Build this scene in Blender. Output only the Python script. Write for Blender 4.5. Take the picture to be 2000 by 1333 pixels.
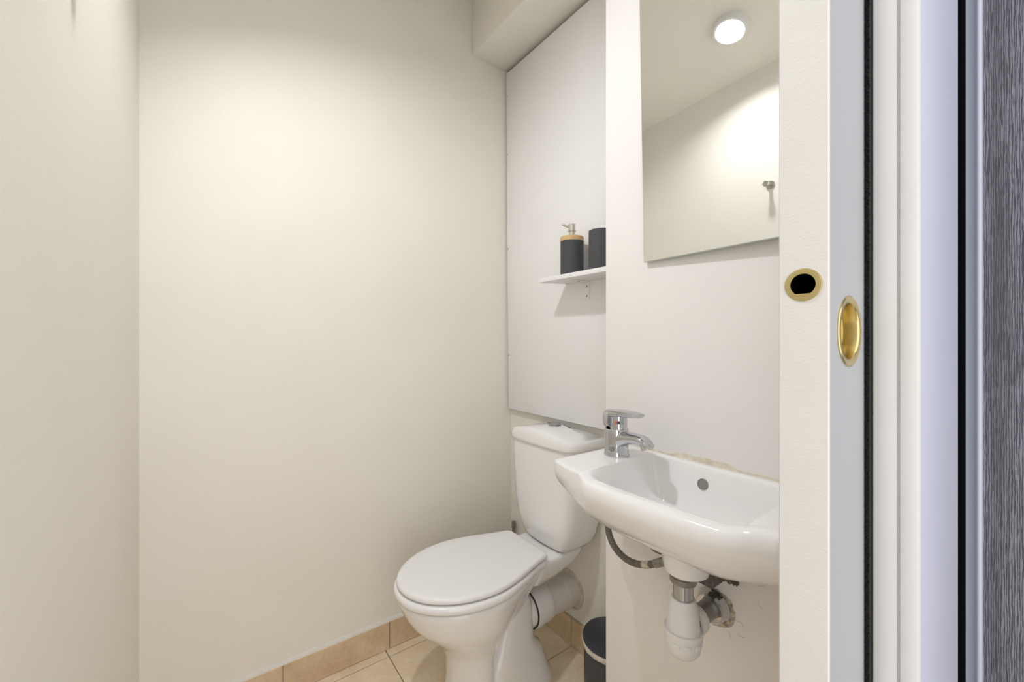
import bpy, bmesh, math, random
from mathutils import Vector, Matrix, noise as mnoise
random.seed(7)
for o in list(bpy.data.objects):
    bpy.data.objects.remove(o)
S = bpy.context.scene
COL = S.collection

# ------------------------------------------------------------------ camera
F_PX, T = 811.0, math.atan2(1105.0, 811.0)
H_CAM = 1.12
cam = bpy.data.objects.new('camera', bpy.data.cameras.new('camera'))
COL.objects.link(cam)
cam.data.sensor_width = 36.0
cam.data.lens = F_PX * 36.0 / 2000.0
cam.data.clip_start = 0.01
cam.data.shift_y = -1.5 / 2000.0
cam.location = (0, 0, H_CAM)
cam.rotation_euler = Vector((math.cos(T), math.sin(T), 0)).to_track_quat('-Z', 'Y').to_euler()
S.camera = cam

# ------------------------------------------------------------------ daylight of the hallway, exposure
W = bpy.data.worlds.new('hallway_daylight'); S.world = W
W.use_nodes = True
bg = W.node_tree.nodes['Background']
bg.inputs[0].default_value = (1.0, 0.98, 0.965, 1)
bg.inputs[1].default_value = 1.85
S.view_settings.view_transform = 'Standard'
S.view_settings.look = 'None'
S.view_settings.gamma = 1.0
S.view_settings.use_curve_mapping = False
S.view_settings.exposure = 0.0
BULB_STRENGTH = 540.0
BULB_COLOR = (0.955, 0.98, 1.02)

# ------------------------------------------------------------------ room numbers (metres)
XL = -0.147      # left wall face
YA = 1.487       # far wall face
XB = 1.086       # wall behind the toilet
XC = 0.85        # pier face that carries the basin
YC = 0.739       # pier edge
HL, HS = 2.165, 0.37          # sloping ceiling: height at the left wall, slope in x
def ceil_z(x): return HL + HS * (x - XL)
SKIRT = 0.101

# ------------------------------------------------------------------ material helpers
def new_mat(name):
    m = bpy.data.materials.new(name); m.use_nodes = True
    nt = m.node_tree; b = nt.nodes['Principled BSDF']
    return m, nt, b
def mat(name, col, rough=0.5, metal=0.0, coat=0.0, var=0.0, vscale=8.0, bump=0.0, bscale=120.0, spec=None,
        stretch=(1, 1, 1), detail=4.0):
    m, nt, b = new_mat(name)
    b.inputs['Base Color'].default_value = (*col, 1)
    b.inputs['Roughness'].default_value = rough
    b.inputs['Metallic'].default_value = metal
    if coat:
        b.inputs['Coat Weight'].default_value = coat; b.inputs['Coat Roughness'].default_value = 0.04
    if spec is not None:
        b.inputs['Specular IOR Level'].default_value = spec
    tc = nt.nodes.new('ShaderNodeNewGeometry')
    mp = nt.nodes.new('ShaderNodeMapping'); mp.inputs['Scale'].default_value = stretch
    nt.links.new(tc.outputs['Position'], mp.inputs['Vector'])
    if var:
        n = nt.nodes.new('ShaderNodeTexNoise'); n.inputs['Scale'].default_value = vscale; n.inputs['Detail'].default_value = detail
        nt.links.new(mp.outputs[0], n.inputs['Vector'])
        r = nt.nodes.new('ShaderNodeValToRGB')
        r.color_ramp.elements[0].position = 0.3; r.color_ramp.elements[1].position = 0.7
        r.color_ramp.elements[0].color = (*[max(0, c * (1 - var)) for c in col], 1)
        r.color_ramp.elements[1].color = (*[min(1, c * (1 + var)) for c in col], 1)
        nt.links.new(n.outputs['Fac'], r.inputs['Fac']); nt.links.new(r.outputs[0], b.inputs['Base Color'])
    if bump:
        n2 = nt.nodes.new('ShaderNodeTexNoise'); n2.inputs['Scale'].default_value = bscale; n2.inputs['Detail'].default_value = 3
        nt.links.new(mp.outputs[0], n2.inputs['Vector'])
        bp = nt.nodes.new('ShaderNodeBump'); bp.inputs['Strength'].default_value = bump; bp.inputs['Distance'].default_value = 0.002
        nt.links.new(n2.outputs['Fac'], bp.inputs['Height']); nt.links.new(bp.outputs[0], b.inputs['Normal'])
    return m

def mat_tile(name, base, dark):
    m, nt, b = new_mat(name)
    g = nt.nodes.new('ShaderNodeNewGeometry'); oi = nt.nodes.new('ShaderNodeObjectInfo')
    add = nt.nodes.new('ShaderNodeVectorMath'); add.operation = 'ADD'
    nt.links.new(g.outputs['Position'], add.inputs[0])
    mul = nt.nodes.new('ShaderNodeMath'); mul.operation = 'MULTIPLY'; mul.inputs[1].default_value = 20
    nt.links.new(oi.outputs['Random'], mul.inputs[0]); nt.links.new(mul.outputs[0], add.inputs[1])
    n1 = nt.nodes.new('ShaderNodeTexNoise'); n1.inputs['Scale'].default_value = 9; n1.inputs['Detail'].default_value = 8; n1.inputs['Roughness'].default_value = 0.65
    n2 = nt.nodes.new('ShaderNodeTexNoise'); n2.inputs['Scale'].default_value = 70; n2.inputs['Detail'].default_value = 6
    nt.links.new(add.outputs[0], n1.inputs['Vector']); nt.links.new(add.outputs[0], n2.inputs['Vector'])
    mx = nt.nodes.new('ShaderNodeMath'); mx.operation = 'MULTIPLY_ADD'; mx.inputs[1].default_value = 0.35
    nt.links.new(n2.outputs['Fac'], mx.inputs[0]); nt.links.new(n1.outputs['Fac'], mx.inputs[2])
    r = nt.nodes.new('ShaderNodeValToRGB')
    r.color_ramp.elements[0].position = 0.5; r.color_ramp.elements[1].position = 0.85
    r.color_ramp.elements[0].color = (*dark, 1); r.color_ramp.elements[1].color = (*base, 1)
    nt.links.new(mx.outputs[0], r.inputs['Fac']); nt.links.new(r.outputs[0], b.inputs['Base Color'])
    b.inputs['Roughness'].default_value = 0.38
    return m

def mat_laminate():
    m, nt, b = new_mat('grey_woodgrain_laminate')
    g = nt.nodes.new('ShaderNodeNewGeometry')
    mp = nt.nodes.new('ShaderNodeMapping'); mp.inputs['Scale'].default_value = (1, 1, 0.05)
    nt.links.new(g.outputs['Position'], mp.inputs['Vector'])
    nw = nt.nodes.new('ShaderNodeTexNoise'); nw.inputs['Scale'].default_value = 60; nw.inputs['Detail'].default_value = 2
    nt.links.new(mp.outputs[0], nw.inputs['Vector'])
    wv = nt.nodes.new('ShaderNodeTexWave'); wv.bands_direction = 'Y'; wv.inputs['Scale'].default_value = 150
    wv.inputs['Distortion'].default_value = 9; wv.inputs['Detail'].default_value = 4; wv.inputs['Detail Scale'].default_value = 2.5
    wv.inputs['Detail Roughness'].default_value = 0.7
    nt.links.new(mp.outputs[0], wv.inputs['Vector'])
    mx = nt.nodes.new('ShaderNodeMath'); mx.operation = 'MULTIPLY'
    nt.links.new(wv.outputs['Fac'], mx.inputs[0]); nt.links.new(nw.outputs['Fac'], mx.inputs[1])
    r = nt.nodes.new('ShaderNodeValToRGB')
    r.color_ramp.elements[0].position = 0.08; r.color_ramp.elements[1].position = 0.6
    r.color_ramp.elements[0].color = (0.055, 0.053, 0.068, 1); r.color_ramp.elements[1].color = (0.24, 0.235, 0.275, 1)
    nt.links.new(mx.outputs[0], r.inputs['Fac']); nt.links.new(r.outputs[0], b.inputs['Base Color'])
    b.inputs['Roughness'].default_value = 0.6
    bp = nt.nodes.new('ShaderNodeBump'); bp.inputs['Strength'].default_value = 0.3; bp.inputs['Distance'].default_value = 0.001
    nt.links.new(mx.outputs[0], bp.inputs['Height']); nt.links.new(bp.outputs[0], b.inputs['Normal'])
    return m

def mat_emit(name, col, strength):
    m, nt, b = new_mat(name)
    b.inputs['Base Color'].default_value = (0.9, 0.9, 0.9, 1)
    b.inputs['Emission Color'].default_value = (*col, 1); b.inputs['Emission Strength'].default_value = strength
    return m

M = dict(
    cream=mat('cream_wall_paint', (0.86, 0.83, 0.755), 0.5, var=0.02, vscale=3, bump=0.12, bscale=160),
    white_wall=mat('off_white_wall_paint', (0.86, 0.835, 0.815), 0.5, var=0.02, vscale=3, bump=0.1, bscale=180),
    panel=mat('white_board', (0.86, 0.845, 0.84), 0.42, var=0.01, vscale=5),
    panel_edge=mat('raw_board_edge', (0.35, 0.32, 0.27), 0.8),
    grout=mat('grout', (0.50, 0.43, 0.34), 0.9, var=0.1, vscale=60),
    seal=mat('white_sealant', (0.74, 0.71, 0.66), 0.6, var=0.05, vscale=60, bump=0.2),
    dirty_seal=mat('old_beige_sealant', (0.66, 0.60, 0.48), 0.7, var=0.15, vscale=60, bump=0.4),
    tile=mat_tile('beige_stone_tile', (0.90, 0.77, 0.585), (0.76, 0.60, 0.42)),
    skirt=mat_tile('beige_stone_skirting_tile', (0.76, 0.60, 0.42), (0.60, 0.44, 0.275)),
    ceramic=mat('white_glazed_ceramic', (0.87, 0.86, 0.85), 0.10, coat=0.6),
    plastic=mat('white_plastic', (0.86, 0.85, 0.845), 0.25, coat=0.15),
    trap_plastic=mat('grey_white_pipe_plastic', (0.82, 0.81, 0.80), 0.35),
    pipe_plastic=mat('cream_pipe_plastic', (0.72, 0.68, 0.63), 0.4),
    chrome=mat('chrome', (0.56, 0.57, 0.60), 0.06, 1.0),
    steel=mat('brushed_steel', (0.58, 0.55, 0.50), 0.3, 1.0),
    dull=mat('dull_grey_metal', (0.30, 0.29, 0.27), 0.45, 0.8, var=0.2, vscale=80),
    brass=mat('polished_brass', (0.66, 0.545, 0.27), 0.24, 1.0, var=0.06, vscale=40),
    black=mat('matte_black', (0.004, 0.004, 0.005), 0.95, spec=0.0),
    brush=mat('black_brush_pile', (0.007, 0.007, 0.008), 0.8, var=0.9, vscale=500, bump=1.0, bscale=500),
    hose=mat('braided_hose', (0.17, 0.155, 0.13), 0.5, 0.5, var=0.5, vscale=420, bump=0.8, bscale=420),
    foil=mat('worn_foil_label', (0.5, 0.46, 0.38), 0.45, 0.3, var=0.5, vscale=200),
    resin=mat('charcoal_stone_resin', (0.060, 0.061, 0.066), 0.75, var=0.25, vscale=260, bump=0.15, bscale=260),
    bamboo=mat('bamboo', (0.62, 0.42, 0.20), 0.5, var=0.12, vscale=60, stretch=(1, 1, 6)),
    bin_lid=mat('dark_navy_plastic', (0.028, 0.031, 0.043), 0.35),
    bin_body=mat('charcoal_metal', (0.045, 0.046, 0.050), 0.35),
    liner=mat('white_bin_liner', (0.68, 0.64, 0.56), 0.35, var=0.2, vscale=90, bump=0.6),
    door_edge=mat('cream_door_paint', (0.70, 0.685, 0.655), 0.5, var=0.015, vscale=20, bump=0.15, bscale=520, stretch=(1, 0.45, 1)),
    door_face=mat('satin_white_door_paint_cool_dim', (0.42, 0.432, 0.465), 0.4, var=0.02, vscale=6, bump=0.05),  # cool, dimmer hallway light on this face is put into the base colour
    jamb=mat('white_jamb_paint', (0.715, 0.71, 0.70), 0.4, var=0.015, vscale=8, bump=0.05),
    casing=mat('white_casing_paint_cool_lit', (0.54, 0.56, 0.69), 0.42, var=0.02, vscale=7, bump=0.05),  # bluish hallway daylight is mixed into the white of this paint
    alu=mat('anodised_aluminium', (0.52, 0.56, 0.68), 0.35, 0.25),
    laminate=mat_laminate(),
    plaster=mat('broken_plaster', (0.46, 0.40, 0.31), 0.95, var=0.5, vscale=120, bump=0.8, bscale=120),
    crack=mat('hairline_crack', (0.50, 0.43, 0.33), 0.95),
    filler=mat('rough_filler', (0.66, 0.60, 0.50), 0.9, var=0.2, vscale=90, bump=0.6),
    lamp_rim=mat('white_lamp_rim', (0.85, 0.85, 0.84), 0.35),
    bulb=mat_emit('lit_bulb', BULB_COLOR, BULB_STRENGTH),
    button=mat('satin_button_metal', (0.36, 0.37, 0.39), 0.3, 0.9),
    red=mat('red_dot', (0.6, 0.12, 0.04), 0.4), blue=mat('blue_dot', (0.03, 0.05, 0.2), 0.4),
    dark_seal=mat('dark_rubber_seal', (0.05, 0.045, 0.04), 0.7),
    mirror_edge=mat('mirror_edge_glass', (0.55, 0.62, 0.56), 0.15),
    rag=mat('grey_putty_scrap', (0.14, 0.13, 0.11), 0.8, var=0.4, vscale=150, bump=0.6),
)
mm, nt, b = new_mat('mirror_silver')
b.inputs['Base Color'].default_value = (0.95, 0.955, 0.94, 1); b.inputs['Metallic'].default_value = 1; b.inputs['Roughness'].default_value = 0.0
M['mirror'] = mm

# ------------------------------------------------------------------ mesh helpers
def finish(name, bm, m, parent=None, smooth=None, loc=None, rot=None):
    bmesh.ops.recalc_face_normals(bm, faces=bm.faces[:])
    me = bpy.data.meshes.new(name); bm.to_mesh(me); bm.free()
    ms = m if isinstance(m, (list, tuple)) else [m]
    for x in ms: me.materials.append(x)
    if smooth is not None:
        for p in me.polygons: p.use_smooth = True
        if smooth < 179: me.set_sharp_from_angle(angle=math.radians(smooth))
    o = bpy.data.objects.new(name, me); COL.objects.link(o)
    if loc: o.location = loc
    if rot: o.rotation_euler = rot
    if parent is not None:
        o.parent = parent
        o.matrix_parent_inverse = parent.matrix_basis.inverted()
    return o
def tag(o, label=None, cat=None, group=None, kind=None):
    if label: o['label'] = label
    if cat: o['category'] = cat
    if group: o['group'] = group
    if kind: o['kind'] = kind
    return o
def empty(name, loc, label, cat, kind=None):
    o = bpy.data.objects.new(name, None); COL.objects.link(o); o.location = loc
    o.empty_display_size = 0.05
    return tag(o, label, cat, None, kind)
def bm_box(bm, x0, x1, y0, y1, z0, z1, bev=0.0, seg=2, mtx=None):
    t = bmesh.new()
    bmesh.ops.create_cube(t, size=1)
    for v in t.verts:
        v.co = Vector((x0 + (v.co.x + .5) * (x1 - x0), y0 + (v.co.y + .5) * (y1 - y0), z0 + (v.co.z + .5) * (z1 - z0)))
    if bev: bmesh.ops.bevel(t, geom=t.edges[:], offset=bev, segments=seg, profile=0.5, affect='EDGES')
    if mtx is not None: bmesh.ops.transform(t, matrix=mtx, verts=t.verts)
    merge(bm, t)
def merge(bm, t):
    me = bpy.data.meshes.new('tmp'); t.to_mesh(me); t.free(); bm.from_mesh(me); bpy.data.meshes.remove(me)
def box(name, x0, x1, y0, y1, z0, z1, m, parent=None, bev=0.0, seg=2):
    bm = bmesh.new(); bm_box(bm, x0, x1, y0, y1, z0, z1, bev, seg)
    return finish(name, bm, m, parent, smooth=35 if bev else None)
def bm_loft(bm, rings, cap0=True, cap1=True, closed=True):
    vs = [[bm.verts.new(p) for p in r] for r in rings]
    n = len(rings[0])
    for i in range(len(vs) - 1):
        for j in range(n if closed else n - 1):
            k = (j + 1) % n
            bm.faces.new((vs[i][j], vs[i][k], vs[i + 1][k], vs[i + 1][j]))
    if cap0: bm.faces.new(vs[0])
    if cap1: bm.faces.new(vs[-1][::-1])
    return vs
def lathe_rings(prof, seg, mtx):
    return [[mtx @ Vector((r * math.cos(2 * math.pi * k / seg), r * math.sin(2 * math.pi * k / seg), z)) for k in range(seg)] for r, z in prof]
def frame(origin, axis):
    return Matrix.Translation(Vector(origin)) @ Vector(axis).to_track_quat('Z', 'Y').to_matrix().to_4x4()
def bm_lathe(bm, prof, origin=(0, 0, 0), axis=(0, 0, 1), seg=40, caps=(True, True), loop=False):
    rings = lathe_rings(prof, seg, frame(origin, axis))
    if loop: rings = rings + [rings[0]]
    if loop:
        vs = [[bm.verts.new(p) for p in r] for r in rings[:-1]]
        m = len(vs)
        for i in range(m):
            for j in range(seg):
                k = (j + 1) % seg
                bm.faces.new((vs[i][j], vs[i][k], vs[(i + 1) % m][k], vs[(i + 1) % m][j]))
    else:
        bm_loft(bm, rings, *caps)
def lathe(name, prof, m, parent=None, origin=(0, 0, 0), axis=(0, 0, 1), seg=40, smooth=35, caps=(True, True), loop=False):
    bm = bmesh.new(); bm_lathe(bm, prof, origin, axis, seg, caps, loop)
    return finish(name, bm, m, parent, smooth)
def catmull(pts, n):
    P = [Vector(p) for p in pts]; out = []
    for i in range(len(P) - 1):
        p0 = P[i - 1] if i else P[0] * 2 - P[1]
        p1, p2 = P[i], P[i + 1]
        p3 = P[i + 2] if i + 2 < len(P) else P[-1] * 2 - P[-2]
        for k in range(n):
            t = k / n
            out.append(0.5 * ((2 * p1) + (p2 - p0) * t + (2 * p0 - 5 * p1 + 4 * p2 - p3) * t * t + (3 * p1 - p0 - 3 * p2 + p3) * t ** 3))
    out.append(P[-1]); return out
def bm_tube(bm, pts, r, seg=14, caps=True):
    pts = [Vector(p) for p in pts]
    rs = r if isinstance(r, (list, tuple)) else [r] * len(pts)
    rings = []; up = None
    for i, p in enumerate(pts):
        d = (pts[min(i + 1, len(pts) - 1)] - pts[max(i - 1, 0)]).normalized()
        if up is None:
            up = d.cross(Vector((0.31, 0.2, 0.93))).normalized()
        up = (up - d * up.dot(d)).normalized(); sd = d.cross(up)
        rings.append([p + rs[i] * (math.cos(2 * math.pi * k / seg) * up + math.sin(2 * math.pi * k / seg) * sd) for k in range(seg)])
    bm_loft(bm, rings, caps, caps)
def tube(name, pts, r, m, parent=None, seg=14, smooth=60):
    bm = bmesh.new(); bm_tube(bm, pts, r, seg); return finish(name, bm, m, parent, smooth)
def prism(name, poly, z0, z1, m, parent=None, bev=0.0):
    bm = bmesh.new()
    bm_loft(bm, [[(x, y, z0) for x, y in poly], [(x, y, z1) for x, y in poly]])
    bmesh.ops.recalc_face_normals(bm, faces=bm.faces[:])
    if bev: bmesh.ops.bevel(bm, geom=bm.edges[:], offset=bev, segments=2, profile=0.5, affect='EDGES')
    return finish(name, bm, m, parent, smooth=35 if bev else None)
def sstep(a, b, x):
    t = min(1, max(0, (x - a) / (b - a))); return t * t * (3 - 2 * t)

# ================================================================== STRUCTURE
floor = box('floor', -0.6, 1.3, -1.2, 1.6, -0.12, -0.0075, M['grout'])
tag(floor, 'beige stone tiled floor with thin joints', 'floor', kind='structure')
GX, GY, PX, PY = 0.519, 1.097, 0.341, 0.345
xs = [XL] + [x for x in (GX + k * PX for k in range(-3, 4)) if XL < x < XB] + [XB]
ys = [0.172] + [y for y in (GY + k * PY for k in range(-4, 4)) if 0.172 < y < YA] + [YA]
for i in range(len(xs) - 1):
    for j in range(len(ys) - 1):
        g = 0.0016
        box('tile', xs[i] + g, xs[i + 1] - g, ys[j] + g, ys[j + 1] - g, -0.0075, 0.0, M['tile'], floor, bev=0.0012, seg=1)

wa = box('wall_back', XL - 0.1, XB + 0.1, YA, YA + 0.1, 0, 2.85, M['cream']); tag(wa, 'long cream painted wall behind the toilet lid, left of the boarded corner', 'wall', kind='structure')
wl = box('wall_left', XL - 0.1, XL, -0.02, YA, 0, 2.85, M['cream']); tag(wl, 'cream painted wall at the left edge of the view', 'wall', kind='structure')
wb = box('wall_right', XB, XB + 0.1, YC - 0.02, YA, 0, 2.85, M['cream']); tag(wb, 'narrow cream wall behind the toilet cistern', 'wall', kind='structure')
# pier with the basin
pier = box('wall_pier', XC, XB + 0.1, 0.172, YC, 0, 2.85, M['white_wall'], bev=0.0015); tag(pier, 'off-white wall that carries the basin and the mirror', 'wall', kind='structure')
# door wall: a pocket wall on the right, a lintel over the opening
wf = box('wall_front', 0.55, XC, 0.172, 0.20, 0, 2.85, M['white_wall']); tag(wf, 'inner skin of the sliding door pocket beside the basin', 'wall', kind='structure')
lint = box('wall_lintel', XL, 0.55, 0.085, 0.20, 2.06, 2.85, M['cream']); tag(lint, 'cream wall above the door opening', 'wall', kind='structure')
# sloping ceiling and the beam
bm = bmesh.new()
p = [(XL - .1, ceil_z(XL - .1)), (XB + .1, ceil_z(XB + .1)), (XB + .1, ceil_z(XB + .1) + .1), (XL - .1, ceil_z(XL - .1) + .1)]
bm_loft(bm, [[(x, 0.0, z) for x, z in p], [(x, YA + .1, z) for x, z in p]])
ceil = finish('ceiling', bm, M['cream']); tag(ceil, 'sloping cream ceiling with one round spotlight', 'ceiling', kind='structure')
box('beam', 0.884, XB, YC, YA, 2.30, 2.75, M['cream'], ceil, bev=0.003)

# skirting tiles
bb = box('baseboard_back', XL, XB, YA - 0.004, YA, 0.0, SKIRT - 0.001, M['grout']); tag(bb, 'beige tile skirting along the long cream wall', 'skirting', kind='structure')
jx = [XL, 0.192, 0.533, 0.874, XB]
for i in range(4):
    box('tile', jx[i] + .0014, jx[i + 1] - .0014, YA - 0.011, YA - 0.003, 0.001, SKIRT - 0.003, M['skirt'], bb, bev=0.001, seg=1)
bm = bmesh.new()
n = 80
rings = []
for k in range(n + 1):
    x = XL + (XB - 0.012 - XL) * k / n
    w = 0.0095 + 0.0015 * mnoise.noise(Vector((x * 30, 0, 0))); h2 = 0.0065 + 0.002 * mnoise.noise(Vector((x * 25, 5, 0)))
    rings.append([(x, YA, SKIRT - .004), (x, YA - w, SKIRT - .004), (x, YA - w * .75, SKIRT + h2 * .5), (x, YA, SKIRT + h2)])
bm_loft(bm, rings); finish('sealant_bead', bm, M['seal'], bb, 60)
br = box('baseboard_right', XB - 0.004, XB, YC, YA - 0.011, 0.0, SKIRT - 0.001, M['grout']); tag(br, 'beige tile skirting behind the toilet pipe', 'skirting', kind='structure')
jy = [YC, 1.098, 1.39, YA - 0.011]
for i in range(3):
    box('tile', XB - 0.011, XB - 0.003, jy[i] + .0014, jy[i + 1] - .0014, 0.001, SKIRT - 0.003, M['skirt'], br, bev=0.001, seg=1)

# ------------------------------------------------------------------ sliding door and frame
DX, DY0, DY1 = 0.437, 0.128, 0.168
door = empty('door_1', (DX, (DY0 + DY1) / 2, 0), 'cream sliding door pushed into its pocket, brass pulls on edge and face', 'door', 'structure')
N = 64
def circ(r): return [(r * math.cos(2 * math.pi * k / N), r * math.sin(2 * math.pi * k / N)) for k in range(N)]
def dshape(r, flat): return [(y, max(z, -flat)) for y, z in circ(r)]
def plate_with_hole(bm, f, c, hu, hv, hole, u0, u1, v0, v1, mi=0):
    """rectangle u0..u1 x v0..v1 with a hole around c, f maps (u, v) to 3D"""
    a0, a1, b0, b1 = max(u0, c[0] - hu), min(u1, c[0] + hu), c[1] - hv, c[1] + hv
    sq = []
    for k in range(N):
        a = 2 * math.pi * k / N; ca, sa = math.cos(a), math.sin(a); m_ = max(abs(ca), abs(sa)); p_, q_ = ca / m_, sa / m_
        sq.append((c[0] + p_ * ((a1 - c[0]) if p_ > 0 else (c[0] - a0)), c[1] + q_ * hv))
    A = [bm.verts.new(f(u, v)) for u, v in sq]; B = [bm.verts.new(f(c[0] + u, c[1] + v)) for u, v in hole]
    for k in range(N):
        j = (k + 1) % N; bm.faces.new((A[k], A[j], B[j], B[k])).material_index = mi
    for r0, r1, w0, w1 in ((u0, u1, v0, b0), (u0, u1, b1, v1), (u0, a0, b0, b1), (a1, u1, b0, b1)):
        if r1 - r0 > 1e-5 and w1 - w0 > 1e-5:
            bm.faces.new([bm.verts.new(f(*q)) for q in ((r0, w0), (r1, w0), (r1, w1), (r0, w1))]).material_index = mi
rc = Vector((DX, 0.1478, 1.1705)); pc = (0.489, DY0, 1.1285)
XE, ZB, ZT, CH = 0.84, 0.012, 2.05, 0.0012
bm = bmesh.new()
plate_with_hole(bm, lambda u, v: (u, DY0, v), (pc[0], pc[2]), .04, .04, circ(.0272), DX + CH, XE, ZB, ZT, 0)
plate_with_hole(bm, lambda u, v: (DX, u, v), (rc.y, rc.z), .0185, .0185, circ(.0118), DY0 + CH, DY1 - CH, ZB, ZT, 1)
for q, mi in ((((DX + CH, DY0), (DX, DY0 + CH)), 1), (((DX, DY1 - CH), (DX + CH, DY1)), 1), (((DX + CH, DY1), (XE, DY1)), 0), (((XE, DY1), (XE, DY0)), 0)):
    (xa, ya), (xb_, yb_) = q
    bm.faces.new([bm.verts.new(w) for w in ((xa, ya, ZB), (xb_, yb_, ZB), (xb_, yb_, ZT), (xa, ya, ZT))]).material_index = mi
for z in (ZB, ZT): bm.faces.new([bm.verts.new(w) for w in ((DX, DY0, z), (XE, DY0, z), (XE, DY1, z), (DX, DY1, z))])
bmesh.ops.remove_doubles(bm, verts=bm.verts[:], dist=1e-6)
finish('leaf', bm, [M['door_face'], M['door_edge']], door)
inn = dshape(0.0100, 0.0082); inn2 = dshape(0.0097, 0.0080)
bm = bmesh.new()
def rg(dx, pts): return [(rc.x + dx, rc.y + y, rc.z + z) for y, z in pts]
bm_loft(bm, [rg(.0002, circ(.0150)), rg(-.0009, circ(.0147)), rg(-.0012, circ(.0138)), rg(-.0010, inn), rg(.0004, inn2), rg(.003, inn2)], cap0=False, cap1=False)
ring = finish('finger_ring', bm, M['brass'], door, 40); ring['label'] = 'round brass finger pull in the door edge'
bm = bmesh.new()
bm_loft(bm, [rg(.003, circ(.0110)), rg(.030, circ(.0110))], cap0=False)
finish('ring_bore', bm, M['black'], ring)  # black colour stands for the shade inside the hole
pull = lathe('flush_pull', [(0.0335, -0.0004), (0.0335, 0.0010), (0.0326, 0.0017), (0.0275, 0.0015), (0.0266, 0.0008), (0.0262, -0.0004), (0.0258, -0.0115), (0.0235, -0.0128), (0.0, -0.0130)], M['brass'], door, pc, (0, -1, 0), 64, 40, (False, False))
pull['label'] = 'round brass flush pull on the door face'

jamb = empty('trim_1', (0.545, 0.107, 0), 'white jamb boards of the sliding door pocket with black brush strip', 'door frame', 'structure')
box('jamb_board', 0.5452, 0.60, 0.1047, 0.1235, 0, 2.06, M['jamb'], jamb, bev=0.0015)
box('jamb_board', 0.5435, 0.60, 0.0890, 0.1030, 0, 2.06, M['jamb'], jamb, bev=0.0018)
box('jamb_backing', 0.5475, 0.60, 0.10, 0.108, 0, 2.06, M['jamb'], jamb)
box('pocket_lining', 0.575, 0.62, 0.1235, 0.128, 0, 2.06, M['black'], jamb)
# brush strip: a strip of short bristle tufts
bm = bmesh.new()
bm_box(bm, 0.5365, 0.56, 0.1240, 0.1278, 0, 2.06)
rnd = random.Random(3)
for k in range(2600):
    z = 0.75 + 0.75 * k / 2600 + rnd.uniform(-.0003, .0003); y = rnd.uniform(0.1238, 0.1272); L = rnd.uniform(0.002, 0.0042); dz = rnd.uniform(-.0012, .0012)
    w = rnd.uniform(.0003, .0006); x0 = 0.537
    vs = [bm.verts.new(q) for q in ((x0, y - w, z - w), (x0, y + w, z - w), (x0, y, z + w), (x0 - L, y + rnd.uniform(-.0008, .0004), z + dz))]
    for f in ((0, 1, 3), (1, 2, 3), (2, 0, 3)): bm.faces.new([vs[q] for q in f])
bs = finish('brush_strip', bm, M['brush'], jamb); bs['label'] = 'black brush seal between door and jamb'; bs['kind'] = 'stuff'
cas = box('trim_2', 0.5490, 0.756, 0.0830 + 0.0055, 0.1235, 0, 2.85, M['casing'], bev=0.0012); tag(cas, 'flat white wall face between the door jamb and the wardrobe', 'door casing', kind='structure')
# close the gap behind the casing, coloured black for the shade inside
fill = box('wall_gap_shade', 0.756, 0.98, 0.105, 0.1235, 0, 2.85, M['black']); tag(fill, 'black filler painted as the shade in the gap between white casing and wardrobe frame', 'recess', kind='structure')

# wardrobe at the right edge
wd = empty('wardrobe_door', (0.80, -0.2, 0), 'grey woodgrain wardrobe door with aluminium edge profile at far right', 'wardrobe')
bm = bmesh.new()
prof = [(0.805, 0.0872), (0.7990, 0.0866), (0.7985, 0.0790), (0.7968, 0.0772), (0.7962, 0.0752), (0.7968, 0.0732), (0.7990, 0.0718), (0.812, 0.0716), (0.812, 0.0872)]
bm_loft(bm, [[(x, y, 0.01) for x, y in prof], [(x, y, 2.4) for x, y in prof]])
finish('edge_profile', bm, M['alu'], wd, 40)
box('board', 0.8005, 0.8165, -0.62, 0.0717, 0.012, 2.398, M['laminate'], wd)

# ================================================================== ACCESS PANEL + SHELF
pan = empty('access_panel', (XB - .02, 1.2, .82), 'tall white screwed-on access board above the cistern', 'panel')
tz = math.atan2(0.012, 1.463)
def PNX(z): return 1.064 - 0.012 * (z - 0.822) / 1.463          # the board leans out a little
bm = bmesh.new()
quad = lambda z: [(PNX(z), YC + 0.004), (PNX(z), 1.4765), (PNX(z) + .016, 1.4765), (PNX(z) + .016, YC + 0.004)]
bm_loft(bm, [[(x, y, 0.822) for x, y in quad(.822)], [(x, y, 2.283) for x, y in quad(2.283)]])
bmesh.ops.recalc_face_normals(bm, faces=bm.faces[:])
bmesh.ops.bevel(bm, geom=bm.edges[:], offset=0.001, segments=2, profile=0.5, affect='EDGES')
finish('board', bm, M['panel'], pan, 35)
box('batten', 1.0803, XB - .0015, YC + .004, 1.474, 0.90, 0.94, M['panel_edge'], pan)
box('batten', 1.0695, XB - .0015, YC + .004, 1.474, 2.20, 2.24, M['panel_edge'], pan)
for z in (2.182, 1.929, 1.519, 1.055):
    lathe('screw', [(0.0028, -.0003), (0.0028, .0006), (0.0018, .0011), (0.0006, .0006)], M['dull'], pan, (PNX(z), 1.470, z), (-1, 0, 0), 16)

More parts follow.
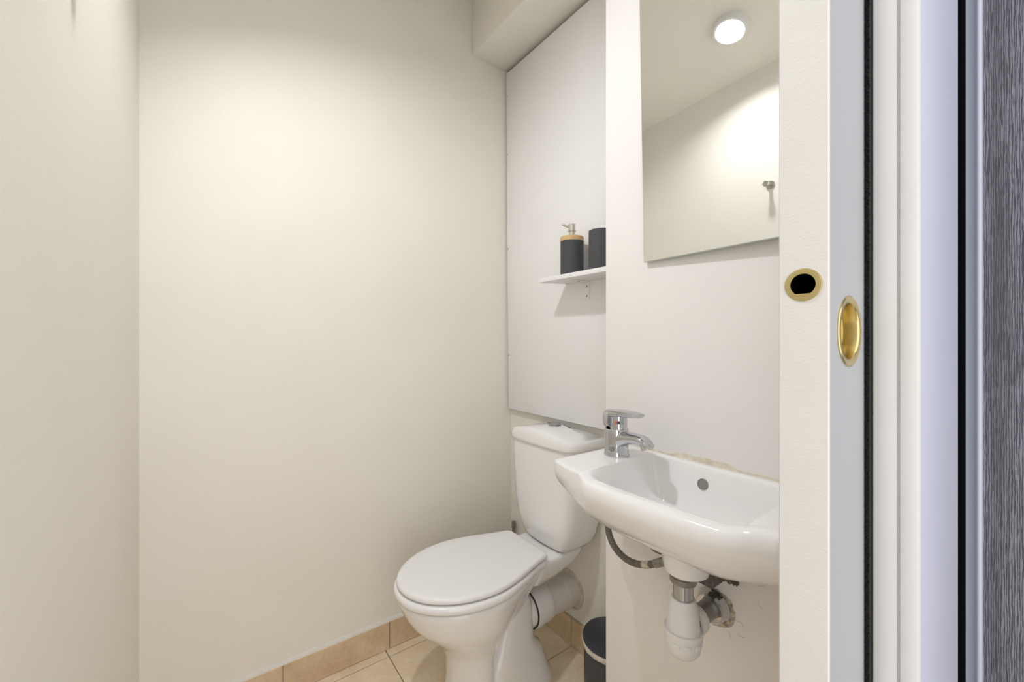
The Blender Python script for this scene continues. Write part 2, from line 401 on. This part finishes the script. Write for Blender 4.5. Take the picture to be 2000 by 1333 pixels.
sh = empty('wall_shelf', (1.0, 0.95, 1.324), 'small white wall shelf on the access board', 'shelf')
SXB = PNX(1.324)
prism('board', [(0.949, 1.136), (SXB - .0003, 1.101), (SXB - .0003, YC + .008), (0.949, YC + .008)], 1.324, 1.339, M['panel'], sh, bev=0.0008)
brk = box('bracket', SXB - 0.0022, SXB - .0002, 0.992, 1.016, 1.260, 1.324, M['plastic'], sh, bev=0.0006)
box('bracket', 0.995, SXB, 0.992, 1.016, 1.3205, 1.3238, M['plastic'], sh, bev=0.0006)
for z in (1.306, 1.273):
    lathe('screw', [(0.0038, -.0003), (0.0036, .0008), (0.0015, .0014), (0.0, .0009)], M['dull'], brk, (SXB - .0022, 1.004, z), (-1, 0, 0), 16)
lathe('screw', [(0.0038, -.0003), (0.0036, .0008), (0.0, .0014)], M['dull'], brk, (1.018, 1.004, 1.3205), (0, 0, -1), 16)

# soap dispenser and tumbler
sd = empty('soap_dispenser', (1.0, 1.018, 1.339), 'charcoal soap dispenser with bamboo collar and steel pump', 'soap dispenser')
o3 = (1.0, 1.018, 1.339)
lathe('bottle', [(0.0, 0.0), (0.0375, 0.0), (0.039, 0.0015), (0.039, 0.113), (0.037, 0.115), (0.0, 0.115)], M['resin'], sd, o3, seg=56, caps=(False, False))
lathe('collar', [(0.0, 0.1152), (0.0395, 0.1152), (0.0398, 0.117), (0.0398, 0.129), (0.0380, 0.1315), (0.0, 0.1315)], M['bamboo'], sd, o3, seg=56, caps=(False, False))
pump = lathe('pump', [(0.0, 0.1315), (0.0148, 0.1315), (0.0148, 0.137), (0.0105, 0.1395), (0.0105, 0.1500), (0.0140, 0.1503), (0.0140, 0.1525), (0.0118, 0.1530),
              (0.0118, 0.1745), (0.0110, 0.1755), (0.0, 0.1757)], M['steel'], sd, o3, seg=32, caps=(False, False))
nz = [Vector(o3) + Vector(v) for v in ((0, 0, .166), (-.008, .010, .168), (-.017, .021, .1745), (-.021, .026, .1775))]
tube('nozzle', catmull(nz, 4), [0.0045] * 5 + [0.004] * 5 + [0.0036] * 3, M['steel'], pump, 12)
cup = empty('tumbler', (1.0, 0.888, 1.339), 'plain charcoal bathroom tumbler beside the pump bottle', 'tumbler')
lathe('body', [(0.0, 0.0), (0.0375, 0.0), (0.039, 0.0015), (0.039, 0.124), (0.0382, 0.1255), (0.0345, 0.1255), (0.0338, 0.124), (0.0335, 0.006), (0.0, 0.005)], M['resin'], cup, (1.0, 0.888, 1.339), seg=56, caps=(False, False))

# ================================================================== MIRROR
mir = empty('mirror', (XC - .018, 0.47, 1.305), 'frameless rectangular wall mirror above the basin', 'mirror')
yaw, tilt = math.radians(2.5), math.radians(-1.5)
nrm = Vector((-1, math.tan(yaw), math.tan(tilt))).normalized()
ey = Vector((0, 1, 0)); ey = (ey - nrm * ey.dot(nrm)).normalized(); ez = ey.cross(nrm) * -1
if ez.z < 0: ez = -ez
P0 = Vector((XC - 0.018, 0.47, 1.305))
y0, y1, z0, z1 = -0.245, 0.1425, 0.0, 0.625
def mp(y, z, d): return P0 + ey * y + ez * z + nrm * d
bm = bmesh.new()
def rect(i, d): return [mp(y0 + i, z0 + i, d), mp(y1 - i, z0 + i, d), mp(y1 - i, z1 - i, d), mp(y0 + i, z1 - i, d)]
bm_loft(bm, [rect(0, -.005), rect(0, -.0008), rect(.0014, 0.0)], True, True)
bm.faces.ensure_lookup_table()
gl = finish('glass', bm, [M['mirror_edge'], M['mirror']], mir)
for p in gl.data.polygons:
    if abs(p.normal.dot(nrm)) > 0.99 and (p.center - P0).dot(nrm) > -0.001: p.material_index = 1
bm = bmesh.new(); bm_loft(bm, [[mp(a, q, -.0052) for a, q in ((y0 + .03, .04), (y1 - .03, .04), (y1 - .03, z1 - .04), (y0 + .03, z1 - .04))],
                              [(XC - .0003, mp(a, q, 0).y, mp(a, q, 0).z) for a, q in ((y0 + .03, .04), (y1 - .03, .04), (y1 - .03, z1 - .04), (y0 + .03, z1 - .04))]])
finish('backing', bm, M['panel_edge'], mir)

# ================================================================== DOWNLIGHT
LP = Vector((0.074, 0.827, ceil_z(0.074)))
ln = Vector((0.36, 0.02, -1)).normalized()
dl = empty('ceiling_spotlight', LP, 'round white spotlight in the ceiling, seen in the mirror', 'spotlight')
lathe('rim', [(0.060, -0.03), (0.060, 0.018), (0.057, 0.024), (0.050, 0.025), (0.048, 0.023), (0.047, 0.0002)], M['lamp_rim'], dl, LP, ln, 48, loop=True)
lathe('bulb', [(0.040, 0.0004), (0.040, 0.0020), (0.0, 0.0022)], M['bulb'], dl, LP, ln, 40, caps=(True, False))

# ================================================================== HOOK on the left wall (seen in the mirror)
hk = empty('wall_hook', (XL, 0.812, 1.69), 'round steel coat hook on the left wall, seen in the mirror', 'hook')
lathe('rosette', [(0.0, 0.0), (0.0165, 0.0), (0.0165, 0.003), (0.0155, 0.004), (0.0, 0.004)], M['steel'], hk, (XL + .0002, 0.812, 1.69), (1, 0, 0), 32, caps=(False, False))
lathe('peg', [(0.007, 0.004), (0.007, 0.028), (0.0115, 0.031), (0.0118, 0.039), (0.010, 0.041), (0.0, 0.041)], M['steel'], hk, (XL + .0002, 0.812, 1.69), (1, 0, 0), 32, caps=(True, False))

# ================================================================== TOILET
YT = 1.122
toi = empty('toilet', (0.75, YT, 0), 'white close-coupled toilet with the lid closed', 'toilet')
def egg(xf, xw, xb, hw, hb, n=72, y=YT, rb=0.035):
    """closed outline: half ellipse in front, sides narrowing to a rounded square back"""
    pts = []
    m = n // 2
    half = []
    for k in range(m // 2 + 1):
        a = math.pi / 2 * k / (m // 2)
        half.append((xw - (xw - xf) * math.cos(a), hw * math.sin(a)))
    L = m - m // 2
    for k in range(1, L + 1):
        t = k / L
        if t < 0.6:
            s = t / 0.6; x = xw + (xb - rb - xw) * s; half.append((x, hw + (hb - hw) * (s * s * (3 - 2 * s) * .5 + s * s * .5)))
        else:
            a = (t - 0.6) / 0.4 * math.pi / 2
            half.append((xb - rb + rb * math.sin(a), hb - rb + rb * math.cos(a)))
    out = half + [(x, -w) for x, w in half[::-1]]
    seen = []
    for x, w in out:
        if not seen or (abs(seen[-1][0] - x) > 1e-6 or abs(seen[-1][1] - w) > 1e-6): seen.append((x, w))
    if abs(seen[0][0] - seen[-1][0]) < 1e-6 and abs(seen[0][1] - seen[-1][1]) < 1e-6: seen.pop()
    return [(x, y + w) for x, w in seen]
def scale2(poly, s, cx=0.68, cy=YT): return [(cx + (x - cx) * s, cy + (y - cy) * s) for x, y in poly]
def z_of(poly, z): return [(x, y, z) for x, y in poly]
lid0 = egg(0.434, 0.650, 0.893, 0.170, 0.112, rb=.022)
seat0 = egg(0.426, 0.650, 0.891, 0.178, 0.114, rb=.026)
bm = bmesh.new()
bm_loft(bm, [z_of(scale2(lid0, .955), .4150), z_of(scale2(lid0, .992), .4153), z_of(lid0, .4175), z_of(lid0, .4225), z_of(scale2(lid0, .994), .4265), z_of(scale2(lid0, .975), .4290),
             z_of(scale2(lid0, .93), .4305), z_of(scale2(lid0, .7), .4318), z_of(scale2(lid0, .35), .4325), z_of(scale2(lid0, .05), .4326)])
finish('lid', bm, M['plastic'], toi, 60)
bm = bmesh.new()
bm_loft(bm, [z_of(scale2(seat0, .935), .3895), z_of(scale2(seat0, .985), .3898), z_of(scale2(seat0, .998), .3935), z_of(seat0, .400), z_of(scale2(seat0, .994), .4070), z_of(scale2(seat0, .975), .4100), z_of(scale2(seat0, .935), .4108)])
finish('seat', bm, M['plastic'], toi, 60)
for s in (-1, 1):
    tube('hinge', [(0.902, YT + s * .062 - .02, .404), (0.902, YT + s * .062 + .02, .404)], 0.0075, M['plastic'], toi)
# pan
bm = bmesh.new()
secs = [(0.0, .580, .675, .765, .106, .060), (0.012, .580, .675, .765, .104, .060), (0.05, .586, .675, .76, .096, .055), (.10, .589, .675, .755, .090, .050), (.16, .585, .675, .76, .092, .052),
        (.20, .570, .675, .775, .103, .060), (.235, .540, .67, .795, .122, .070), (.265, .507, .66, .815, .140, .084), (.30, .473, .655, .835, .155, .092), (.335, .451, .65, .855, .165, .10),
        (.365, .438, .65, .872, .1705, .108), (.380, .434, .65, .880, .171, .11), (.3835, .437, .65, .880, .168, .108), (.3855, .445, .65, .878, .161, .102)]
bm_loft(bm, [z_of(egg(xf, xw, xb, hw, hb, rb=min(.035, hb * .5)), z) for z, xf, xw, xb, hw, hb in secs])
finish('bowl', bm, M['ceramic'], toi, 70)
# ledge that carries the cistern
bm = bmesh.new()
def rrect(x0, x1, hw, r, n=8, y=YT):
    out = []
    for cx, cy, a0 in ((x1 - r, hw - r, 0), (x0 + r, hw - r, 90), (x0 + r, -hw + r, 180), (x1 - r, -hw + r, 270)):
        for k in range(n + 1):
            a = math.radians(a0 + 90 * k / n); out.append((cx + r * math.cos(a), y + cy + r * math.sin(a)))
    return out
led = [(.310, .855, .93, .07), (.335, .855, .985, .085), (.360, .855, 1.035, .096), (.380, .855, 1.06, .101), (.394, .855, 1.066, .103), (.4000, .858, 1.066, .101), (.4020, .862, 1.062, .097)]
bm_loft(bm, [z_of(rrect(x0, x1, hw, .03), z) for z, x0, x1, hw in led])
finish('cistern_ledge', bm, M['ceramic'], toi, 60)
# trap casting at the back of the pan
bm = bmesh.new()
tr = [(0.0, .645, .950, .100), (.010, .645, .950, .099), (.02, .650, .940, .094), (.06, .665, .928, .088), (.11, .685, .908, .083), (.128, .695, .888, .080), (.15, .705, .880, .077), (.20, .730, .879, .071), (.245, .745, .878, .068), (.272, .755, .865, .068), (.32, .760, .84, .066)]
bm_loft(bm, [z_of(rrect(x0, x1, hw, hw * .72, y=YT - .004), z) for z, x0, x1, hw in tr])
bm_lathe(bm, [(0.05, 0.0), (0.0565, 0.02), (0.0575, 0.05), (0.056, 0.058), (0.048, 0.06)], (0.845, YT - .008, .200), (1, 0, 0), 40)
finish('trap_casting', bm, M['ceramic'], toi, 60)
# cistern
YCI = 1.110
def cist(xf, hw, bow, xb=1.072, n=20, r=0.03):
    """plan outline: flat back, bowed front, rounded front corners"""
    out = [(xb, hw)]
    fr = []
    for k in range(n + 1):
        t = -1 + 2 * k / n
        e = abs(t)
        corner = 0.0 if e < .8 else r * (1 - math.sqrt(max(0, 1 - ((e - .8) / .2) ** 2)))
        fr.append((xf + bow * t * t + corner, -t * hw))
    out += fr + [(xb, -hw)]
    return [(x, YCI + y) for x, y in out]
bm = bmesh.new()
cs = [(.4030, .962, .072, .006, 1.02), (.4045, .952, .088, .008, 1.04), (.412, .943, .105, .010, 1.05), (.430, .934, .121, .012, 1.06), (.458, .927, .135, .014, 1.066), (.50, .921, .146, .016, 1.07),
      (.56, .916, .154, .017, 1.072), (.64, .913, .160, .018, 1.072), (.72, .911, .164, .018, 1.072), (.757, .911, .165, .018, 1.072)]
bm_loft(bm, [z_of(cist(xf, hw, bow, xb), z) for z, xf, hw, bow, xb in cs])
finish('cistern', bm, M['ceramic'], toi, 60)
# lid of the cistern, arched across its width
bm = bmesh.new()
def arch(y, x): 
    t = (y - YCI) / .172
    u = max(0.0, (0.955 - x) / .06)
    return .0275 * (1 - t * t) - .006 * u * u
def lidring(xf, hw, bow, zb, k, xb=1.074): return [(x, y, zb + k * arch(y, x)) for x, y in cist(xf, hw, bow, xb)]
rings = [lidring(.909, .166, .018, .7575, 0), lidring(.905, .1695, .019, .7590, 0), lidring(.9035, .171, .0195, .766, .05), lidring(.905, .1705, .0195, .776, .6), lidring(.908, .169, .019, .783, .9), lidring(.914, .164, .018, .7868, 1.0),
         lidring(.925, .155, .016, .7880, 1.0), lidring(.955, .12, .01, .7885, 1.0, 1.06), lidring(.985, .06, .004, .7885, 1.0, 1.03), lidring(.999, .01, .0, .7885, 1.0, 1.003)]
bm_loft(bm, rings)
cl = finish('cistern_lid', bm, M['ceramic'], toi, 60)
btn = lathe('flush_button', [(0.0225, -.003), (0.0225, .0035), (0.0205, .0045), (0.0190, .0030), (0.0, .0036)], M['button'], cl, (1.003, 1.108, .8178), (0, 0, 1), 36, caps=(True, False))

# pan connector to the wall
pcn = empty('pan_connector', (0.98, YT - .008, .205), 'white plastic soil pipe from toilet to wall', 'pipe')
lathe('collar', [(0.0605, 0.0), (0.0645, 0.002), (0.0645, 0.020), (0.063, 0.028), (0.0625, 0.055), (0.060, 0.070), (0.055, 0.076), (0.0545, 0.076)], M['trap_plastic'], pcn, (0.886, YT - .008, .200), (1, 0, 0), 48, caps=(False, True))
lathe('pipe', [(0.054, 0.0), (0.0545, 0.02), (0.0535, 0.03), (0.055, 0.055), (0.0555, 0.085), (0.0570, 0.086), (0.0570, 0.1), (0.0555, 0.102), (0.0555, 0.135)], M['pipe_plastic'], pcn, (0.950, YT - .008, .198), (1, 0, 0), 48)
lathe('seal_ring', [(0.0585, 0.0), (0.0620, 0.001), (0.0620, 0.004), (0.0585, 0.0045)], M['dark_seal'], pcn, (0.8815, YT - .008, .200), (1, 0, 0), 48, loop=True)  # dark seal ring between toilet spigot and collar
bm = bmesh.new()
rr = []
for rad, dx, am in ((0.055, 0.004, 0), (0.060, 0.0035, .0015), (0.066, 0.0018, .004), (0.070, 0.0003, .006)):
    rr.append([(XB - dx, YT - .008 + (rad + am * mnoise.noise(Vector((math.cos(q) * 2, math.sin(q) * 2, 3)))) * math.cos(q), .198 + (rad + am * mnoise.noise(Vector((math.cos(q) * 2, math.sin(q) * 2, 3)))) * math.sin(q)) for q in [2 * math.pi * k / 48 for k in range(48)]])
bm_loft(bm, rr, False, False)
finish('wall_filler', bm, M['filler'], pcn, 60)

# supply pipe stub behind the pan
sp = empty('supply_pipe', (1.066, 1.440, 0), 'thin grey water pipe stub in the corner behind the toilet', 'pipe')
tube('pipe', [(1.066, 1.440, 0.001), (1.066, 1.440, .31)], 0.0075, M['dull'], sp)
tube('cap', [(1.066, 1.440, .31), (1.066, 1.440, .338)], 0.0095, M['dull'], sp)

# ================================================================== PEDAL BIN
BX, BY, BR, BH = 0.984, 0.832, 0.0865, 0.236
bn = empty('pedal_bin', (BX, BY, 0), 'small dark round waste bin behind the basin wall', 'bin')
lathe('body', [(0.0, 0.001), (BR - .006, 0.001), (BR - .004, 0.004), (BR - .004, BH - .030), (BR - .006, BH - .027), (0.0, BH - .027)], M['bin_body'], bn, (BX, BY, 0), seg=64, caps=(False, False))
lathe('lid', [(0.0, BH - .018), (BR - .0005, BH - .018), (BR, BH - .016), (BR, BH - .011), (BR - .002, BH - .006), (BR * .8, BH - .002), (0.0, BH)], M['bin_lid'], bn, (BX, BY, 0), seg=64, caps=(False, False))
bm = bmesh.new(); rings = []
for lv, (dr, z) in enumerate(((-.003, BH - .0195), (.0012, BH - .0200), (.0016, BH - .026), (.0004, BH - .034), (-.0035, BH - .036))):
    r = []
    for k in range(120):
        a = 2 * math.pi * k / 120; nn = mnoise.noise(Vector((math.cos(a) * 14, math.sin(a) * 14, lv * .7)))
        q = BR + dr + (.0016 * nn if lv in (1, 2, 3) else 0); r.append((BX + q * math.cos(a), BY + q * math.sin(a), z + (.004 * nn if lv >= 2 else 0)))
    rings.append(r)
bm_loft(bm, rings, False, False); finish('liner', bm, M['liner'], bn, 60)

# ================================================================== BASIN
ZR = 0.859
YL, BLEN = 0.681, 0.452
bas = empty('wall_basin', (XC, YL - BLEN / 2, ZR), 'white wall-hung hand basin with the tap deck at one end', 'basin')
def xfront(u):
    s = (u - BLEN / 2) / (BLEN / 2)
    return 0.583 + 0.030 * abs(s) ** 2.6
def inb_(u): return sstep(.098, .118, u) * (1 - sstep(.365, .425, u))
def section(u, inset=0.0):
    tl = min(1, max(0, (u - .100) / .055)); tr_ = min(1, max(0, (.402 - u) / .050))
    D = 0.108 * (1 - (1 - tl) ** 2.4) * (1 - (1 - tr_) ** 2.4)
    q = .40 + .60 * sstep(.098, .118, u)
    D = max(D, 0.0)
    inb = sstep(.098, .120, u) * (1 - sstep(.365, .425, u))
    dip = 0.011 * inb
    e = 0.76 + 0.24 * sstep(0, .11, u) - 0.20 * sstep(BLEN - .13, BLEN, u)
    xf = xfront(u)
    k = D / 0.108
    pts = [(XC - .0004, ZR - .002), (XC - .003, ZR), (XC - .012, ZR), (XC - .019, ZR - .0015 * k),
           (XC - .023, ZR - .006 * k), (XC - .029, ZR - .030 * k), (XC - .036, ZR - .062 * k), (XC - .050, ZR - .090 * k), (XC - .085, ZR - .106 * k),
           (xf + .126, ZR - .108 * k), (xf + .089, ZR - .100 * k), (xf + .063, ZR - .078 * k), (xf + .047, ZR - .045 * k - dip * .3), (xf + .036, ZR - .016 * k - dip * .8),
           (xf + .027, ZR - dip - .001 * inb_(u)), (xf + .018, ZR - dip), (xf + .009 * q, ZR - dip - .0015 * q), (xf + .003 * q, ZR - dip - .006 * q), (xf, ZR - dip - .015 * q - .001),
           (xf + .001, ZR - .036 * e - dip * .6), (xf + .010, ZR - .062 * e), (xf + .030, ZR - .090 * e), (xf + .065, ZR - .117 * e), (xf + .105, ZR - .132 * e), (xf + .150, ZR - .139 * e), (XC - .06, ZR - .141 * e), (XC - .0004, ZR - .141 * e)]
    c = catmull([Vector((x, 0, z)) for x, z in pts], 4)
    if inset:
        cx, cz = .73, ZR - .06
        out = []
        for v in c:
            dx, dz = v.x - cx, v.z - cz; L = math.hypot(dx, dz)
            out.append(Vector((min(v.x - dx / L * inset, XC - .0004), 0, v.z - dz / L * inset)))
        c = out
    return c
st = [(0.0, .005), (.0008, .0030), (.0024, .0013), (.0048, .0003), (.011, 0)] + [(v, 0) for v in sorted([0.011 + (BLEN - .022) * k / 60 for k in range(1, 61)] + [.0985 + .0013 * k for k in range(22)] + [.404 - .0013 * k for k in range(14)])]
st += [(BLEN - .007, .0004), (BLEN - .0035, .0018), (BLEN - .0012, .0042), (BLEN, .007)]
rings = [[(v.x, YL - u, v.z) for v in section(u, ins)] for u, ins in st]
bm = bmesh.new(); bm_loft(bm, rings)
finish('bowl', bm, M['ceramic'], bas, 60)
# waste boss
lathe('waste_boss', [(0.047, 0.0), (0.044, -.02), (0.041, -.035), (0.0395, -.041), (0.036, -.044), (0.0, -.044)], M['ceramic'], bas, (.733, .440, ZR - .134), (0, 0, 1), 40, caps=(True, False))
# overflow
an = Vector((-1, 0, .22)).normalized()
ovp = Vector((XC - .0305, .455, ZR - .0345))
ov = lathe('overflow', [(0.0112, -.003), (0.0112, .0010), (0.0100, .0014), (0.0092, .0004), (0.0, .0004)], M['dull'], bas, ovp, an, 36, caps=(True, False))
ov['label'] = 'round dark overflow cap in the basin'
# sealant against the wall
bm = bmesh.new(); rings = []
for k in range(91):
    y = .655 - .42 * k / 90
    nn = mnoise.noise(Vector((y * 40, 1, 0)))
    patch = sstep(.545, .53, y) * sstep(.40, .42, y)
    h = .0030 + .0010 * nn + patch * (.0072 + .0015 * mnoise.noise(Vector((y * 60, 4, 0))))
    w = .0045 + .001 * nn
    rings.append([(XC - .0002, y, ZR - .002), (XC - w * .8, y, ZR + .0002), (XC - .0012, y, ZR + min(h * .6, .003)), (XC - .0009, y, ZR + h * .95), (XC - .0002, y, ZR + h)])
bm_loft(bm, rings); se = finish('sealant_bead', bm, M['dirty_seal'], bas, 60); se['label'] = 'uneven yellowed sealant along the wall'
# soap recess lip on the right ledge
for yy in (.262,):
    tube('soap_ridge', catmull([(.690, yy, ZR - .006), (.715, yy, ZR - .0008), (.745, yy, ZR - .0008), (.770, yy, ZR - .006)], 5), .0055, M['ceramic'], bas)

# ------------------------------------------------------------------ tap
TX, TY = 0.752, 0.622
tap = empty('basin_tap', (TX, TY, ZR), 'chrome single-lever mixer tap on the basin', 'tap')
bm = bmesh.new()
bprof = [(0.0, 0.0), (0.0278, 0.0), (0.0282, 0.002), (0.0276, 0.004), (0.0270, 0.012), (0.0266, 0.03), (0.0266, 0.050), (0.0266, 0.0595), (0.0255, 0.0612), (0.0, 0.0612)]
bm_lathe(bm, bprof, (TX, TY, ZR + .0002), seg=48, caps=(False, False))
body = finish('body', bm, M['chrome'], tap, 40)
# cartridge block with the dot
lathe('cartridge', [(0.0195, 0.0605), (0.0195, 0.092), (0.0, 0.092)], M['chrome'], tap, (TX, TY - .0055, ZR), seg=40, caps=(True, False))
lathe('knob_screw', [(0.0062, 0), (0.0055, .0015), (0.0, .0018)], M['dull'], body, (TX - .0258, TY - .008, ZR + .018), (-1, -.25, 0), 24, caps=(True, False))
# spout: superelliptic section swept along -Y
def sweep_section(name, path, m, parent, e=3.0, seg=28):
    """path: (y, z, half width x, half height, tilt deg)"""
    bm = bmesh.new(); rings = []
    for y, z, hx, hz, tl in path:
        r = []
        for k in range(seg):
            a = 2 * math.pi * k / seg; ca, sa = math.cos(a), math.sin(a)
            lx = hx * math.copysign(abs(ca) ** (2 / e), ca); lz = hz * math.copysign(abs(sa) ** (2 / e), sa)
            t = math.radians(tl)
            r.append((TX + lx, TY + y + lz * math.sin(t), ZR + z + lz * math.cos(t)))
        rings.append(r)
    bm_loft(bm, rings); return finish(name, bm, m, parent, 50)
spt = sweep_section('spout', [(0.0, .036, .0215, .023, 0), (-.018, .038, .0215, .0205, 0), (-.030, .0425, .0200, .0145, 0), (-.045, .0455, .0180, .0115, 0), (-.060, .0465, .0168, .0105, 2), (-.074, .0450, .0160, .0105, 10), (-.0845, .0415, .0155, .0102, 24), (-.0885, .0395, .0138, .0085, 30)], M['chrome'], tap, 2.6)
lathe('aerator', [(0.0118, 0.0), (0.0118, .010), (0.0105, .0112), (0.0100, .009), (0.0, .009)], M['steel'], spt, (TX, TY - .0775, ZR + .0385), (0, -.35, -1), 28, caps=(True, False))
hd = sweep_section('lever', [(.0262, .082, .012, .012, 0), (.0250, .0815, .0180, .0190, 0), (.0200, .0815, .0235, .0205, 0), (.0120, .0820, .0262, .0205, 0), (.0045, .0825, .0265, .0205, 0), (.0040, .0950, .0262, .0082, 0), (-.012, .0965, .0245, .0076, -3), (-.035, .0975, .0212, .0062, -1), (-.058, .0975, .0180, .0048, 2), (-.0635, .0970, .0165, .0036, 2)], M['chrome'], tap, 3.0)
bm = bmesh.new(); bm_lathe(bm, [(0.0034, 0), (0.0034, .0012), (0.0, .0014)], (TX - .0175, TY - .0140, ZR + .0775), (-.9, -.43, 0), 20, (True, False)); finish('red_dot', bm, M['red'], hd, 40)
bm = bmesh.new(); bm_lathe(bm, [(0.0034, 0), (0.0034, .0012), (0.0, .0014)], (TX - .0150, TY - .0182, ZR + .0775), (-.77, -.64, 0), 20, (True, False)); finish('blue_dot', bm, M['blue'], hd, 40)

# ------------------------------------------------------------------ bottle trap
WX, WY = .733, .446
bt = empty('bottle_trap', (WX, WY, .505), 'white plastic bottle trap with chrome tailpiece under the basin', 'trap')
zt = ZR - .178
lathe('waste_nut', [(0.0, 0.0), (0.0225, 0.0), (0.0225, -.010), (0.0245, -.011), (0.0245, -.019), (0.0235, -.022), (0.0, -.022)], M['dull'], bt, (WX, WY, zt), seg=32, caps=(False, False))
lathe('tailpiece', [(0.0182, 0.0), (0.0182, -.045)], M['chrome'], bt, (WX, WY, zt - .021), seg=36)
ztb = zt - .052
SR, SZ = .91, .86
def sc(pr): return [(r * SR, z * SZ) for r, z in pr]
bd = lathe('trap_body', sc([(0.0200, .000), (0.0235, .0), (0.0250, -.003), (0.0260, -.010), (0.0280, -.014), (0.0290, -.0185), (0.0283, -.0195), (0.0308, -.040), (0.0330, -.062), (0.0335, -.068), (0.0, -.068)]), M['trap_plastic'], bt, (WX, WY, ztb), seg=48, caps=(False, False))
cp = lathe('trap_cap', sc([(0.0340, -.0665), (0.0382, -.0670), (0.0390, -.0695), (0.0382, -.078), (0.0362, -.083), (0.0358, -.098), (0.0335, -.112), (0.0270, -.122), (0.0150, -.127), (0.0, -.1275)]), M['trap_plastic'], bt, (WX, WY, ztb), seg=48, caps=(True, False))
for k in range(10):
    a = 2 * math.pi * (k + .3) / 10
    R = Matrix.Translation((WX, WY, ztb)) @ Matrix.Rotation(a, 4, 'Z')
    bm = bmesh.new(); bm_box(bm, .029, .0343, -.0065, .0065, -.083, -.0735, .0014, 2, R); finish('grip_rib', bm, M['trap_plastic'], cp, 40)
oz = ztb - .062 + .004
lathe('outlet_nut', [(0.020, 0.0), (0.0265, .001), (0.0275, .004), (0.0275, .016), (0.0255, .019), (0.020, .019)], M['trap_plastic'], bt, (WX + .0300, WY, oz), (1, 0, 0), 36)
lathe('outlet_pipe', [(0.0190, 0.0), (0.0190, .115)], M['dull'], bt, (WX + .02, WY, oz), (1, 0, 0), 36)
lathe('wall_rosette', [(0.0192, 0.0), (0.0265, -.001), (0.0300, .004), (0.0310, .012), (0.0340, .018)], M['chrome'], bt, (XC - .024, WY, oz), (1, 0, 0), 40)
bm = bmesh.new(); rr = []
for rad, dx, am in ((0.027, 0.006, 0.001), (0.032, 0.005, .002), (0.0355, 0.0025, .003), (0.0380, 0.0003, .005)):
    r = []
    for k in range(56):
        q = 2 * math.pi * k / 56; g = rad + am * mnoise.noise(Vector((math.cos(q) * 2.2, math.sin(q) * 2.2, 7))) + am * .5 * mnoise.noise(Vector((math.cos(q) * 7, math.sin(q) * 7, 2)))
        r.append((XC - dx, WY - .003 + g * math.cos(q), oz - .004 + g * math.sin(q)))
    rr.append(r)
bm_loft(bm, rr, False, False); pl = finish('broken_plaster', bm, M['plaster'], bt, 60); pl['label'] = 'crumbling plaster around the pipe'

# hairline cracks in the plaster around the pipe
for i, path in enumerate([
        [(.414, .571), (.408, .566), (.402, .560), (.394, .562), (.389, .556)],
        [(.478, .591), (.474, .588), (.471, .582)],
        [(.364, .647), (.357, .652), (.349, .656)],
        [(.418, .530), (.414, .524), (.416, .518)],
        [(.363, .620), (.360, .612), (.354, .610)],
        [(.400, .535), (.392, .534), (.386, .537)]]):
    pts = catmull([(XC - .0001, y, z) for y, z in path], 4)
    bm = bmesh.new(); bm_tube(bm, pts, 0.00035, 6)
    finish('crack', bm, M['crack'], pier)

# ------------------------------------------------------------------ hoses and scraps under the basin
ho = empty('flexible_hose', (.80, .60, .70), 'dark braided water hose looping below the basin', 'hose')
hp = [(.80, .680, .745), (.80, .686, .700), (.80, .688, .665), (.80, .684, .640), (.80, .668, .617), (.80, .640, .603), (.80, .608, .602), (.80, .577, .612), (.80, .547, .629), (.80, .535, .637)]
tube('hose', catmull(hp, 5), .0078, M['hose'], ho, 16)
tube('crimp_label', catmull([(.80, .586, .6085), (.80, .577, .612), (.80, .567, .617)], 4), .0083, M['foil'], ho, 16)
tube('coupling', [(.80, .553, .625), (.80, .538, .635), (.80, .520, .646)], .0096, M['dull'], ho, 16)
ho2 = empty('water_hose', (.80, .57, .70), 'short dark hose slanting up behind the basin waste', 'hose')
tube('hose', catmull([(.812, .615, .740), (.812, .603, .700), (.811, .588, .672), (.81, .565, .655), (.818, .545, .650), (.822, .525, .652)], 5), .0085, M['hose'], ho2, 16)
br2 = empty('basin_gap_block', (.83, .38, .71), 'added dark block for the dark gap under the basin against the wall', 'bracket')
box('dark_block', .800, XC - .0005, .425, .470, .630, .690, M['rag'], br2, bev=.001)  # added block, stands in for the dark brown gap behind the basin
rag = empty('putty_scrap', (.83, .36, .70), 'torn grey putty scrap below the basin', 'scrap')
bm = bmesh.new(); rings = []
for k in range(16):
    t = k / 15; y = .442 - .045 * t
    w = .003 + .009 * math.sin(math.pi * t) ** .6 * (1 + .7 * mnoise.noise(Vector((t * 9, 0, 2))))
    zc = .648 - .010 * t + .004 * mnoise.noise(Vector((t * 12, 3, 1)))
    rings.append([(XC - .0004, y, zc + w * .6), (XC - .006, y, zc + w * .5), (XC - .009, y, zc - w * .2), (XC - .004, y, zc - w), (XC - .0004, y, zc - w * .9)])
bm_loft(bm, rings); finish('scrap', bm, M['rag'], rag, 60)
